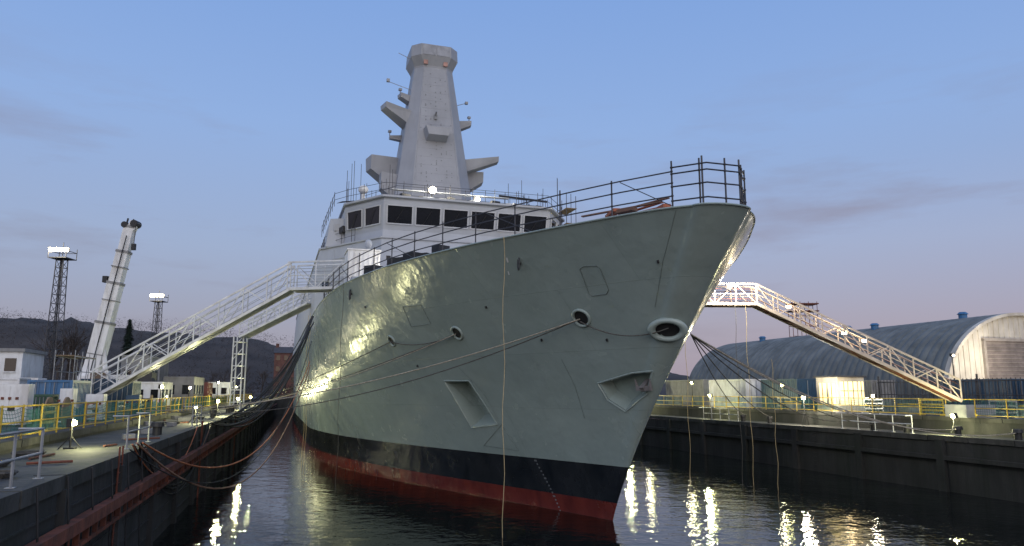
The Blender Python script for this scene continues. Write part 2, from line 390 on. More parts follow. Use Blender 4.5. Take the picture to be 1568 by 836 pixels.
def rail(mbx,pts,h,levels,sp_,r,mi=0,over=.12):
    for a,b in zip(pts[:-1],pts[1:]):
        for lv in levels: mbx.tube(a+Vector((0,0,lv)),b+Vector((0,0,lv)),r,mi,5)
    total=0; nextp=0
    for a,b in zip(pts[:-1],pts[1:]):
        Lg=(b-a).length
        while nextp<=total+Lg+1e-6:
            q=a+(b-a)*((nextp-total)/Lg); mbx.tube(q,q+Vector((0,0,h+over+U(-.05,.12))),r*1.1,mi,5); nextp+=sp_
            for lv in levels: mbx.sphere(q+Vector((0,0,lv)),r*1.9,mi,5)
        total+=Lg
    q=pts[-1]; mbx.tube(q,q+Vector((0,0,h+over)),r,mi,5)
m=MB()
def inset(t,s): q=HP(t,DZ,s); return Vector((q.x+.12,q.y-s*.25,DZ))
TT=(1.2,3.0,5,7,9.5,12,15,18,21,24,27,30,33,36)
for s in(1,-1): rail(m,[inset(t,s) for t in TT],1.45,(.5,1.0,1.45),2.6,.03)
for s in(1,-1):
    pts=[inset(t,s) for t in TT]
    for i in range(0,len(pts)-1,3): m.tube(pts[i]+Vector((0,0,.1)),pts[i+1]+Vector((0,0,1.4)),.02)
a=inset(1.2,1); b=inset(1.2,-1)
rail(m,[a,Vector((.35,.7,DZ)),Vector((.35,-.7,DZ)),b],1.6,(.3,.85,1.35,1.6),1.05,.032,over=.2)
for s in(1,-1):
    q=Vector((.5,s*.8,DZ)); m.tube(q,q+Vector((0,0,1.9)),.035)
m.make('deck_scaffold_railing',[STEEL],ship,center=False)

m=MB()
for i in range(14):
    t=3.0+U(0,3.4); b=U(.6,2.6); m.box((t,b,DZ+.1+U(0,.6)),(U(.7,1.4),U(.25,.5),U(.08,.2)),U(-.6,.6),i%2)
for i in range(6): m.beam((3+U(0,1),U(.5,1.2),DZ+.45+i*.1),(6.2,U(1.5,3.2),DZ+.4+i*.1),.16,.05,i%2)
m.make('deck_crates',[ORANGE,M('brown_timber',(.16,.09,.06),.8),GRN],ship,center=False)
m=MB()
def shelter(tc_,bc,wt,wb,h):
    m.box((tc_,bc,DZ+h/2),(wt,wb,h),0,0); m.box((tc_,bc,DZ+h+.06),(wt+.12,wb+.12,.09),0,0)
    k=int(wb/.28)
    for i in range(k): m.box((tc_-wt/2-.02,bc-wb/2+.14+i*(wb-.28)/max(1,k-1),DZ+h/2),(.04,.05,h-.2),0,0)
shelter(29.3,10.0,2.4,2.2,2.8); shelter(31.5,4.6,2.4,6.4,2.7); m.box((30.25,4.6,DZ+1.1),(.05,.9,2.0),0,1); m.box((30.2,2.6,DZ+1.5),(.05,.7,.6),0,1)
m.tube((29.3,9.6,DZ+2.8),(29.3,9.6,DZ+3.3),.1,1,8); m.sphere((29.3,9.6,DZ+3.5),.27,1,12,1.3)
m.make('white_deck_shelter',[WHITE,GREY],ship,center=False)
m=MB(); m.tube((23,6.4,DZ),(23,6.4,DZ+1.3),.22,0,12); m.tube((23,6.4,DZ+1.3),(23,6.4,DZ+1.6),.42,0,12,.36)
for i in range(14):
    t=U(14,28); q=HP(t,DZ).y-U(.8,2.5); m.box((t,q,DZ+.25),(U(.4,1.2),U(.3,.9),U(.3,.9)),U(0,1),i%2)
m.make('deck_fittings',[GREY,BLACK],ship,smooth=False,center=False)
m=MB()
m.loft([[Vector((18+math.cos(a)*2.0,math.sin(a)*2.0,DZ)) for a in [2*math.pi*k/10 for k in range(10)]],[Vector((18.2+math.cos(a)*1.4,math.sin(a)*1.4,DZ+1.5)) for a in [2*math.pi*k/10 for k in range(10)]]])
m.tube((17.2,0,DZ+1.0),(12.5,0,DZ+1.5),.12); m.make('gun_mount',[GREY],ship,center=False)

def place_b(o): o.location=(38.5-1.18*36,0,-1.20); o.scale=(1.18,1.18,1.036); return o
def pb(x,y,z): return (38.5+1.18*(x-36),1.18*y,1.036*z-1.20)
def place_m(o): o.location=(55.8-1.1*44.9,.1,-.62); o.scale=(1.1,1.1,1.093); return o
def ring(z,pts): return [Vector((p[0],p[1],z)) for p in pts]
def oct_(t0,bf,t1,bs,t2,sl=0): return [(t0,bf),(t0,-bf),(t1,-bs),(t2,-bs),(t2,bs),(t1,bs)]
m=MB()
m.loft([ring(12.9,oct_(34.0,6.6,41.0,10.55,100)),ring(19.1,oct_(35.6,6.4,41.6,10.25,100))])
m.loft([ring(19.1,oct_(35.5,6.45,41.5,10.33,100)),ring(19.22,oct_(35.5,6.45,41.5,10.33,100))])
def onface(A,B,C,Dv,u0,u1,v0,v1,dp,mi,sgn=-1):
    def P(u,v): return (A*(1-u)+B*u)*(1-v)+(Dv*(1-u)+C*u)*v
    nn=(B-A).cross(Dv-A).normalized()
    if nn.x>0: nn=-nn
    q=[P(u0,v0),P(u1,v0),P(u1,v1),P(u0,v1)]; m.loft([[p-nn*.02 for p in q],[p+nn*dp for p in q]],mi)
fA,fB,fC,fD=Vector((34.0,6.6,12.9)),Vector((34.0,-6.6,12.9)),Vector((35.6,-6.4,19.1)),Vector((35.6,6.4,19.1))
cA,cB,cC,cD=Vector((41.0,10.55,12.9)),Vector((34.0,6.6,12.9)),Vector((35.6,6.4,19.1)),Vector((41.6,10.25,19.1))
for u in (.12,.34,.56,.78,.92): onface(fA,fB,fC,fD,u,u+.008,.02,.97,.02,0)
for v in (.5,.82): onface(fA,fB,fC,fD,.01,.99,v,v+.010,.024,0); onface(cA,cB,cC,cD,.02,.98,v,v+.010,.024,0)
for u in(.25,.55,.8): onface(cA,cB,cC,cD,u,u+.010,.02,.97,.02,0)
onface(fA,fB,fC,fD,.2,.26,.62,.76,.06,1); onface(fA,fB,fC,fD,.42,.5,.62,.76,.1,0); onface(fA,fB,fC,fD,.62,.66,.6,.74,.06,1); onface(cA,cB,cC,cD,.4,.5,.55,.78,.06,1); onface(cA,cB,cC,cD,.62,.72,.0,.35,.05,1); onface(cA,cB,cC,cD,.1,.2,.4,.52,.05,2)
m.make('superstructure_lower',[GREY,FRAME,GLASS],ship,center=False); place_b(bpy.data.objects['superstructure_lower'])
m=MB()
m.loft([ring(19.22,oct_(35.9,6.3,39.4,8.6,58)),ring(19.9,oct_(36.0,6.25,39.5,8.55,58)),ring(22.2,oct_(35.6,6.3,39.1,8.7,58)),ring(22.5,oct_(35.7,6.25,39.2,8.6,58))])
m.loft([ring(22.5,oct_(35.4,6.4,38.9,8.8,58.2)),ring(22.65,oct_(35.4,6.4,38.9,8.8,58.2))])
for s in(1,-1):
    m.loft([ring(19.22,[(40,s*8.4),(40.6,s*9.9),(52,s*9.9),(52,s*8.4)]),ring(21.7,[(40.1,s*8.4),(40.7,s*9.6),(52,s*9.6),(52,s*8.4)])])
    m.box((40.4,s*9.1,20.9),(.1,.5,.6))
place_b(m.make('bridge',[GREY],ship,center=False))
def facewin(m,A,B,C,Dv,u0,u1,v0,v1,fr=.09):
    def P(u,v): return (A*(1-u)+B*u)*(1-v)+(Dv*(1-u)+C*u)*v
    nn=(B-A).cross(Dv-A).normalized()
    if nn.x>0: nn=-nn
    q=[P(u0,v0),P(u1,v0),P(u1,v1),P(u0,v1)]
    m.add([p+nn*.01 for p in q],[(0,1,2,3)],0)
    for a,b in zip(q,q[1:]+q[:1]): m.beam(a+nn*.03,b+nn*.03,fr,fr,1)
    a=P(u0+(u1-u0)*.3,v0+.03); b=P(u0+(u1-u0)*.62,v0+(v1-v0)*.8); m.tube(a+nn*.08,b+nn*.08,.02,2,4)
m=MB()
z0,z1=19.9,22.2
lo=[(36.0,6.25),(36.0,-6.25),(39.5,-8.55),(39.5,8.55)]; hi=[(35.6,6.3),(35.6,-6.3),(39.1,-8.7),(39.1,8.7)]
V=lambda p,z: Vector((p[0],p[1],z))
A,B=V(lo[0],z0),V(lo[1],z0); Dd,C=V(hi[0],z1),V(hi[1],z1)
for i in range(6): facewin(m,A,B,C,Dd,.02+i*.163,.02+i*.163+.145,.22,.86)
A,B=V(lo[3],z0),V(lo[0],z0); Dd,C=V(hi[3],z1),V(hi[0],z1)
for i in range(2): facewin(m,A,B,C,Dd,.08+i*.46,.08+i*.46+.38,.22,.86)
A,B=V(lo[1],z0),V(lo[2],z0); Dd,C=V(hi[1],z1),V(hi[2],z1)
for i in range(2): facewin(m,A,B,C,Dd,.08+i*.46,.08+i*.46+.38,.22,.86)
place_b(m.make('bridge_windows',[GLASS,FRAME,BLACK],ship,center=False))

MT=44.9
def chsq(z,h,c=.42,dt=0,hb=None): 
    hb=hb or h; k=c
    P=[(-h,hb*(1-k)),(-h,-hb*(1-k)),(-h*(1-k),-hb),(h*(1-k),-hb),(h,-hb*(1-k)),(h,hb*(1-k)),(h*(1-k),hb),(-h*(1-k),hb)]
    return [Vector((MT+dt+p[0],p[1],z)) for p in P]
m=MB()
m.loft([chsq(20.5,4.3,.36),chsq(22.6,4.1,.36),chsq(25.2,3.7,.36),chsq(38.4,1.95,.40),chsq(38.6,1.98,.40),chsq(39.5,2.4,.36),chsq(40.7,2.34,.36)])
place_m(m.make('mast_tower',[MAST],ship,center=False))
def sponson(root,tip,wr,wt,hr,ht,mbx):
    root=Vector(root);tip=Vector(tip); d=(tip-root); u=d.cross(Vector((0,0,1))).normalized()
    def sec(p,w_,h_): return [p+u*w_/2,p-u*w_/2,p-u*w_/2*.8-Vector((0,0,h_)),p+u*w_/2*.8-Vector((0,0,h_))]
    mbx.loft([sec(root,wr,hr),sec(tip,wt,ht)])
m=MB()
sponson((MT-.5,1.2,33.3),(MT-1.4,5.0,34.2),2.6,1.6,1.9,.5,m)
sponson((MT-.5,1.2,35.2),(MT-1.0,3.4,35.6),1.4,1.0,1.0,.4,m)
sponson((MT+.5,-1.8,33.6),(MT+.2,-4.3,33.9),1.5,1.0,1.3,.45,m)
sponson((MT,-2.0,29.1),(MT-.6,-7.0,30.0),2.2,1.4,1.6,.5,m)
sponson((MT+1.5,-2.5,28.4),(MT+1.0,-5.8,28.6),2.4,2.0,3.0,1.0,m)
sponson((MT-2.0,0,31.6),(MT-4.2,0,31.4),2.6,2.4,1.6,.8,m)
sponson((MT+1.8,2.2,29.4),(MT+1.0,6.0,29.4),2.6,1.8,4.0,1.4,m)
sponson((MT-.5,2.4,26.9),(MT-.5,5.0,27.3),2.4,1.6,3.4,1.6,m)
sponson((MT+1,1.5,32.0),(MT+.8,4.0,31.7),1.0,.6,.8,.3,m)
for q in ((MT-.9,3.3,35.6),(MT+.2,-4.1,33.9),(MT+.8,4.0,31.7)):
    m.tube(q,(q[0],q[1],q[2]+.5),.05); m.box((q[0],q[1],q[2]+.5),(.28,.28,.22),.3)
m.tube((MT-1.0,2.2,39.4),(MT-1.1,3.6,39.9),.03); m.tube((MT+1.6,-1.7,35.6),(MT+1,-4.0,36.3),.03); m.box((MT+1,-4.0,36.3),(.3,.3,.25))
m.tube((MT-.9,1.5,36.0),(MT-1.4,4.6,36.6),.03); m.box((MT-1.4,4.6,36.7),(.3,.3,.3))
place_m(m.make('mast_sponsons',[MAST],ship,center=False))
m=MB()
zA,hA,zB,hB=39.55,2.398,40.6,2.345
for b0,b1 in ((-1.35,-.06),(.06,1.35)):
    m.loft([[Vector((MT-hA,b0,zA)),Vector((MT-hA,b1,zA)),Vector((MT-hB,b1,zB)),Vector((MT-hB,b0,zB))],[Vector((MT-hA-.05,b0,zA)),Vector((MT-hA-.05,b1,zA)),Vector((MT-hB-.05,b1,zB)),Vector((MT-hB-.05,b0,zB))]],2)
for b in (-1.0,1.0): m.box((MT-2.14,b,38.85),(.14,.42,.42),0,1)
m.box((MT-2.75,.05,32.9),(.2,.3,.45),0,0); m.tube((MT-2.8,0.05,33.0),(MT-3.2,.05,33.3),.09)
def mh(z): return 3.7-(z-25.2)*(1.75/13.2)
for i in range(90):
    z=U(26,37.8); h=mh(z); b=round(U(-h*.5,h*.5)/.5)*.5; m.box((MT-h-.01,b,z),(.05,.08,.08),0,0)
for i in range(14):
    z=26+i*.87; h=mh(z); m.box((MT-h+.01,0,z),(.03,h*1.1,.03),0,2)
for b in(-1,1): m.tube((MT-mh(25.3),b*2.2,25.3),(MT-mh(38.3),b*1.12,38.3),.03,2)
place_m(m.make('mast_fittings',[M('mast_fitting_grey',(.19,.20,.21),.5),M('primer_pink',(.36,.2,.16),.6),M('mast_seam_grey',(.25,.26,.28),.5)],ship,center=False))
m=MB()
P=[Vector((x,y,22.65)) for x,y in ((52,9.6),(40,9.4),(38.5,8.5),(35.7,6.2),(35.7,-6.2),(38.9,-8.6),(52,-9))]
rail(m,P,1.15,(.55,1.1),1.7,.02)
P=[Vector((x,y,22.65)) for x,y in ((42,7),(38.2,5),(38.2,-5),(42,-7))]
rail(m,P,1.7,(.9,1.7),1.6,.02)
for i in range(40):
    s=1 if i%2 else -1; b=s*U(4.0,9.0); t=U(38,46); h=U(1.3,4.2); m.tube((t,b,22.65),(t,b,22.65+h),.02)
for s in (-1,1):
    for i in range(6): m.tube((38+i,s*(4+i*.3),23.3+i*.25),(41+i,s*8.8,23.4+i*.25),.02)
P=[Vector((x,y,19.22)) for x,y in ((52,9.9),(41.8,9.9),(38,8.0))]; rail(m,P,1.1,(.55,1.1),1.4,.02)
s=-1
for i in range(3):
    for j in range(2): m.tube((37.5+i,s*(8.4+j*.8),19.3),(37.5+i,s*(8.4+j*.8),24.3+U(0,.8)),.025)
for h in (20.6,22,23.4): m.tube((37.5,s*8.8,h),(39.5,s*8.8,h),.022); m.box((38.5,s*8.8,h-.05),(2.2,.9,.05),0,1)
place_b(m.make('roof_scaffolding',[STEEL,M('scaffold_board',(.22,.16,.10),.8)],ship,center=False))
m=MB()
for i in range(8): m.box((37.6+U(0,1),-5.2+i*1.35,22.95+U(0,.15)),(.9,U(.8,1.2),U(.4,.7)),0,i%2)
m.box((37.3,5.2,23.1),(.4,1.9,.12),0,2); m.box((37.3,1.0,23.7),(.3,9,.08),0,1)
m.tube((39,7.4,22.65),(39,7.4,23.6),.15,3,10); m.sphere((39,7.4,24.0),.38,3,14)
m.box((40,8.7,20.6),(1.2,.4,.5),.2,0); m.tube((38.2,-3,24.2),(38.2,-7,24.0),.1,0)
for i in range(7): m.box((36.2,-5.5+i*1.7,22.8),(.35,U(.3,.9),U(.2,.5)),U(0,1),i%2)
place_b(m.make('roof_equipment',[BLACK,GREY,YEL,WHITE],ship,smooth=False,center=False))
m=MB()
for q in ((36.6,2.6,23.7),(36.8,-.9,23.3)): m.box((q[0]+.25,q[1],q[2]),(.2,.5,.45),0,0); m.tube((q[0]+.3,q[1],22.65),(q[0]+.3,q[1],q[2]),.04,0); m.sphere(q,.28 if q[1]>1 else .18,1,12)
place_b(m.make('work_floodlights',[BLACK,LAMPW],ship,center=False))
lamp('floodlight_glow_a',pb(35.9,2.6,23.8),550,(1,.93,.78),.25,ship); lamp('floodlight_glow_b',pb(36.1,-.9,23.5),280,(1,.93,.78),.2,ship)
lamp('mast_uplight',pb(40,1.0,24.0),150,(1,.93,.82),.3,ship)
m=MB(); m.tube((26.2,8.6,DZ),(26.2,8.6,DZ+2.0),.03,0); m.box((26.3,8.6,DZ+2.1),(.1,.3,.22),0,0); m.box((26.37,8.6,DZ+2.1),(.05,.26,.18),0,1)
m.make('deck_work_lamp',[BLACK,LAMPW],ship,center=False)
lamp('deck_lamp_glow',(27.0,7.4,DZ+1.6),200,(1,.95,.85),.15,ship); lamp('deck_lamp_glow_b',(27.8,4,DZ+1.3),380,(1,.95,.85),.15,ship)

# ------------------------------------------------------------ terrain, dock basin
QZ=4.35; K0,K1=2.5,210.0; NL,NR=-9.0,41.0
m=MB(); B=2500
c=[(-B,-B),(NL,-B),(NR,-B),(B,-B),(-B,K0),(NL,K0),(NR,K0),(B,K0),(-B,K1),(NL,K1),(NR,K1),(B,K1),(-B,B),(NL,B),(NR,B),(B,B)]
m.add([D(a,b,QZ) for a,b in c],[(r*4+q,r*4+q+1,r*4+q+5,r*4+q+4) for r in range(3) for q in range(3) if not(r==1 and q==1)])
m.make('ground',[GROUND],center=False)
m=MB(); m.add([D(NL-1,K0-1,0),D(NR+1,K0-1,0),D(NR+1,K1+1,0),D(NL-1,K1+1,0)],[(0,1,2,3)]); m.make('water',[WATER],center=False)
WL,WR=-5.3,38.3; LZ=4.0; RZ=3.3
def strip(m,n,k0,k1,z0,z1,mi=0): m.add([D(n,k0,z0),D(n,k1,z0),D(n,k1,z1),D(n,k0,z1)],[(0,1,2,3)],mi)
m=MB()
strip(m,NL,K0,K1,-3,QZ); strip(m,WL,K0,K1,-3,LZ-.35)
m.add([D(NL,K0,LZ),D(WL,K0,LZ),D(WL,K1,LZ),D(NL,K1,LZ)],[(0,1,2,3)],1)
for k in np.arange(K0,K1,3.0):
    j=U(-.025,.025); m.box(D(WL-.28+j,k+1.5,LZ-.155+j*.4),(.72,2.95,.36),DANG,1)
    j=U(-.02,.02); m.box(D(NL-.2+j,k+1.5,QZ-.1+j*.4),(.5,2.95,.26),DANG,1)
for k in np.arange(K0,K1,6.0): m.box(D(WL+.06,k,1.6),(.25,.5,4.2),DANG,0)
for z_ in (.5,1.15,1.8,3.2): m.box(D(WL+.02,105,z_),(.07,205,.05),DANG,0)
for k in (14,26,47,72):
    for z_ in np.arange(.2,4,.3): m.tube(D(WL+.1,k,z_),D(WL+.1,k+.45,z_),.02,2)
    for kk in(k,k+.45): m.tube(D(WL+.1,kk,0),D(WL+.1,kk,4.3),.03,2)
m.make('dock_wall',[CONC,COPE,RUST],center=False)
m=MB(); m.beam(D(WL+.25,K0,2.75),D(WL+.25,K1,2.75),.28,.3); m.beam(D(WL+.2,K0,2.2),D(WL+.2,K1,2.2),.12,.1)
for k in np.arange(K0,100,.9): m.box(D(WL+.2,k,2.45),(.14,.1,.6),DANG)
m.make('fender_beam',[RUST],center=False)
# loose gear along the ledge
m=MB()
for i in range(26):
    k=U(11,60); n_=U(-8.6,-6.6); c=D(n_,k,LZ)
    if i%3==0: m.box(c+Vector((0,0,.12)),(U(.3,.9),U(.2,.5),.22),U(0,3),0)
    elif i%3==1: m.tube(c+Vector((0,0,.05)),c+Vector((U(-1,1),U(.5,2),.05)),.04,1)
    else:
        for j in range(3): m.path([c+Vector((math.cos(a)*(.35+j*.05),math.sin(a)*(.35+j*.05),.04+j*.05)) for a in [2*math.pi*q/12 for q in range(13)]],.03,2,5)
m.make('ledge_clutter',[GLAD,RUST,ROPEB])
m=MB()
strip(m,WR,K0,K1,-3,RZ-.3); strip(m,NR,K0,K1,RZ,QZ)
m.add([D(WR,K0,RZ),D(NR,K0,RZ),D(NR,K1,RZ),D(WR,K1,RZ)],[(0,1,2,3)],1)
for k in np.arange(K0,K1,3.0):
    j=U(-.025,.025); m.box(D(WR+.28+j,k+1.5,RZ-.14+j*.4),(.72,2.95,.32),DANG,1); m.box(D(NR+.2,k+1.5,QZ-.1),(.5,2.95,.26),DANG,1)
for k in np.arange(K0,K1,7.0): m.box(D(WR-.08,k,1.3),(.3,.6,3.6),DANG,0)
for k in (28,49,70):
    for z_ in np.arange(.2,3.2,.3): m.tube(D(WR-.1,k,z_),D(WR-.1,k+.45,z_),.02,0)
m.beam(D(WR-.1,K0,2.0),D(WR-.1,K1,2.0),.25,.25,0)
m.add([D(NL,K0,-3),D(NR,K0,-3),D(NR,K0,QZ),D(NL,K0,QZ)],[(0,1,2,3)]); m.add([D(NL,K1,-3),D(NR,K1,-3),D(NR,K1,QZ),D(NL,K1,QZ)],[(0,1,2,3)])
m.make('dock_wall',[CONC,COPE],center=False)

def netrail(name,n0,side,k0,kend,st):
    m=MB(); k=k0
    while k<kend:
        a=D(n0,k,QZ);b=D(n0,k+st,QZ)
        for h in(.15,.6,1.15): m.tube(a+Vector((0,0,h)),b+Vector((0,0,h)),.03,0,5)
        m.tube(a,a+Vector((0,0,1.2)),.035,0,5)
        if k<120 and R()<.9:
            o=Vector((NX,NY,0))*side; sag=U(0,.25)
            c0=a+Vector((0,0,.12))+o; c1=b+Vector((0,0,.12))+o
            for i in range(15):
                q=c0+(c1-c0)*(i/14); m.tube(q,q+Vector((0,0,.98-sag*math.sin(math.pi*i/14))),.010,1,3)
            for i in range(8):
                pts=[]
                for j in range(5):
                    q=c0+(c1-c0)*(j/4); pts.append(q+Vector((0,0,(.98-sag*math.sin(math.pi*j/4))*i/7)))
                for p,q in zip(pts[:-1],pts[1:]): m.tube(p,q,.010,1,3)
        k+=st
    m.make(name,[YEL,NET])
netrail('quay_railing',NL-.15,-.05,8,170,2.0); netrail('quay_railing',NR+.3,.05,20,170,2.2)
def greyrail(n,k0,k1,z,name='guard_rail',mat=GALV):
    m=MB(); a=D(n,k0,z);b=D(n,k1,z); nseg=max(1,round((k1-k0)/1.6))
    for h in(.6,1.15): m.tube(a+Vector((0,0,h)),b+Vector((0,0,h)),.032,0,6)
    for i in range(nseg+1):
        q=a+(b-a)*i/nseg; m.tube(q,q+Vector((0,0,1.15)),.035,0,6); m.box(q+Vector((0,0,.02)),(.18,.18,.04),DANG)
    for e in(a,b): m.tube(e+Vector((0,0,1.15)),e+Vector((0,0,1.15))-Vector((NX,NY,0))*.5,.032)
    m.make(name,[mat])
greyrail(WL-.3,16.3,19.8,LZ); greyrail(WL-.3,29,33,LZ); greyrail(WL-.3,13.2,14.2,LZ); greyrail(WR+.3,40,46.5,RZ,mat=WHITE); greyrail(WR+.3,60,66,RZ); greyrail(WL-.3,46,50,LZ)
m=MB(); k=38
while k<52:
    q=D(47,k,QZ); m.beam(q,q+Vector((0,0,2.6)),.05,.03); k+=.35
for h in(.4,1.4,2.4): m.tube(D(47,38,QZ+h),D(47,52,QZ+h),.04)
for k in(38,42.5,47.5,52): m.tube(D(47.1,k,QZ),D(47.1,k,QZ+2.9),.08)
m.make('steel_fence',[STEEL])

def floodlight(n,k,zb,h,aim,energy,mat=LAMPG,col=(.98,.95,.5),r=.10):
    m=MB(); q=D(n,k,zb); t=q+Vector((0,0,h)); m.tube(q,t,.04,0); m.box(q+Vector((0,0,.03)),(.35,.35,.06),DANG,0)
    for s in(-1,1): m.tube(q+Vector((0,0,h*.5)),q+Vector((s*.35,.1*s,0)),.02,0)
    d=(Vector(aim)-t).normalized(); m.beam(t-d*.16,t+d*.02,.38,.30,0); m.beam(t+d*.021,t+d*.05,.30,.20,1); m.sphere(t+d*.06,r,1,10)
    o=m.make('quay_floodlight',[BLACK,mat])
    lamp('lamp',t+d*.5,energy,col,.14,o,True)
for a in ((-7.6,30,4.0,.9,260),(-6.2,52,4.0,1.0,600),(-6.2,66,4.0,1.2,900),(-6.2,88,4.0,1.2,1200),(-6.4,115,4.0,1.2,1000)):
    floodlight(a[0],a[1],a[2],a[3],SW(a[1]*.8-15,10,5),a[4])
floodlight(39.4,37.5,RZ,1.2,D(30,40,2),700); floodlight(39.4,66,RZ,2.3,D(20,66,5),1000)
floodlight(42,47,QZ,1.3,D(30,50,5),300,LAMPW,(1,.88,.62),.1)
floodlight(39.6,52,RZ,2.2,D(20,45,6),1200,LAMPW,(1,.90,.68),.1)
floodlight(39.4,84,RZ,2.0,D(20,84,6),900)
for k in (60,75,101,130,150): floodlight(-9.6,k,QZ,2.0+(k%3)*.4,D(0,k,5),180,LAMPW if k%2 else LAMPG,(1,.92,.55),.12)
for k in (58,74,84,100): floodlight(42,k,QZ,1.8+(k%3)*.4,D(20,k,5),180,LAMPW if k%2 else LAMPG,(1,.92,.55),.12)

def gangway(name,pts,w_=1.3,h=1.45,panel=1.5,mats=(ALU,GALV)):
    m=MB()
    for a,b in zip(pts[:-1],pts[1:]):
        a=Vector(a);b=Vector(b);d=(b-a);Lg=d.length;hd=Vector((d.x,d.y,0)).normalized();u=Vector((-hd.y,hd.x,0)); up=Vector((0,0,1)); n_=max(1,round(Lg/panel))
        for s in(-1,1):
            o=u*s*w_/2
            m.beam(a+o,b+o,.13,.19); m.beam(a+o+up*h,b+o+up*h,.11,.11); m.tube(a+o+up*h*.5,b+o+up*h*.5,.028)
            m.tube(a+o*.9+up*h*.75,b+o*.9+up*h*.75,.02,1); m.tube(a+o*.9+up*h*.25,b+o*.9+up*h*.25,.02,1)
            for i in range(n_+1):
                q=a+d*i/n_+o; m.beam(q,q+up*h,.07,.07)
                if i<n_:
                    q2=a+d*(i+1)/n_+o
                    if i%2: m.beam(q,q2+up*h,.06,.06)
                    else: m.beam(q+up*h,q2,.06,.06)
        for i in range(n_*3+1):
            q=a+d*i/(n_*3); m.beam(q-u*w_/2,q+u*w_/2,.05,.06,1)
        for i in range(n_):
            q=a+d*i/n_; q2=a+d*(i+1)/n_; s=1 if i%2 else -1; m.beam(q+u*s*w_/2-up*.06,q2-u*s*w_/2-up*.06,.05,.05,1)
        zz=Vector((0,0,-.04)); m.add([a-u*w_*.46+zz,a+u*w_*.46+zz,b+u*w_*.46+zz,b-u*w_*.46+zz],[(0,1,2,3)],1)
    return m.make(name,list(mats))
gangway('access_gangway',[(-28.9,52,5.5),(-16.1,53.6,13.3),(-11.8,52.8,13.3)],1.5,1.95,1.9)
gangway('access_gangway',[(-27.2,75,11.4),(-20.0,73,14.6)],1.4,1.7)
gangway('access_gangway',[(9.5,50.4,11.9),(16.5,50,11.8),(28.8,48.6,5.4)],1.4,1.35,1.5,(M('cream_paint',(.50,.42,.35),.5),RUST))
m=MB(); q=Vector((-27.6,75.3,QZ))
for x,y in((-.5,-.5),(.5,-.5),(.5,.5),(-.5,.5)): m.tube(q+Vector((x,y,-.4)),q+Vector((x,y,7.2)),.08)
for i in range(6):
    z=i*1.2; m.box(q+Vector((0,0,z+.6)),(1.0,1.0,.06)); m.tube(q+Vector((-.5,-.5,z)),q+Vector((.5,-.5,z+1.2)),.04)
m.make('gangway_support_tower',[ALU])
m=MB(); q=Vector((-28.9,52,QZ)); m.box(q+Vector((-.6,0,.5)),(2.4,2.4,1.0),.13)
for i in range(4): m.box(q+Vector((-2-i*.3,-.1,.9-i*.25)),(.3,1.4,.08),.13)
m.make('gangway_landing',[GALV])
m=MB(); q=Vector((29.2,48.6,QZ)); m.box(q+Vector((.4,0,.4)),(2.0,2.0,.8),.1)
for i in range(3): m.box(q+Vector((1.6+i*.3,0,.6-i*.25)),(.3,1.4,.08),.1)
m.make('gangway_landing',[GALV])
for p in ((18.5,49.2,11.6),(22.0,49.0,9.8),(23.2,48.8,9.3)):
    m=MB(); m.box((p[0],p[1],p[2]),(.3,.05,.14),0,0); m.box((p[0],p[1]+.07,p[2]),(.34,.08,.2),0,1); o=m.make('gangway_lamp',[LAMPW,BLACK]); lamp('lamp',(p[0],p[1],p[2]+.9),150,(1,.82,.5),.1,o,True)
m=MB(); p=Vector((14.4,48.4,12.9)); m.sphere(p,.13,0,8); m.box(p+Vector((0,.2,0)),(.3,.1,.3),0,1); o=m.make('gangway_lamp',[LAMPW,BLACK]); lamp('lamp',p+Vector((0,-.4,0)),1500,(1,.93,.75),.15,o,True)

def catenary(a,b,sag,n=22):
    a=Vector(a);b=Vector(b); return [a+(b-a)*(i/n)-Vector((0,0,4*sag*(i/n)*(1-i/n))) for i in range(n+1)]
def rope(a,b,sag,r=.03,mat=ROPE,name='mooring_rope'):
    m=MB(); m.path(catenary(a,b,sag),r,0,6); m.make(name,[mat],smooth=True,sharp=80)
def wp(t,z,off=.05,side=1): q=HP(t,z,side)+HN(t,z,side)*off; return SW(q.x,q.y,q.z)
f=[wp(x[0],x[1],.1) for x in FL]
rope(f[2],D(-9.5,52,4.8),1.0); rope(f[2],D(-9.5,56,4.8),1.6,.026,ROPEB); rope(f[1],D(-6.0,62,4.6),.6,.026); rope(f[1],D(-6,75,4.6),.5,.026,ROPEB); rope(f[0],D(-6,80,4.5),.4,.026,ROPEB)
rope(f[1],f[0],.35,.026,ROPEB)
zq=8.4; tq=tstem(zq)+1.1; qq=HP(tq,zq,-1); q=SW(qq.x,qq.y-.1,qq.z)
for a in ((39,44,3.7,.8,ROPEB),(39,41,3.7,.6,ROPEB),(39.2,37,3.7,1.2,ROPE),(39.2,33,3.7,1.5,ROPE),(39,56,3.9,.5,ROPEB),(39.5,60,3.9,.8,ROPEB),(39.5,48,3.8,1.0,ROPEB)):
    rope(q,D(a[0],a[1],a[2]),a[3],.028,a[4])
rope(f[2]+Vector((0,0,-.1)),f[3]+Vector((0,-.2,.1)),.45,.026,ROPEB)
def hang(p,z1,mat=YROPE,r=.016): 
    m=MB(); a=Vector(p); n_=14; pts=[Vector((a.x+.05*math.sin(i*1.3),a.y,a.z+(z1-a.z)*i/n_)) for i in range(n_+1)]; m.path(pts,r,0,5); m.make('hanging_line',[mat])
for (px_,py_),mt in (((778,366),YROPE),((532,440),ROPEB)):
    tt=inv(px_,py_)[0]; qd=HP(tt,DZ); hang(SW(tt,qd.y+.12,DZ),-.2,mt,.013)
hang(SW(44,12.7,DZ),-.2,YROPE); hang(SW(46,12.8,DZ),-.2)
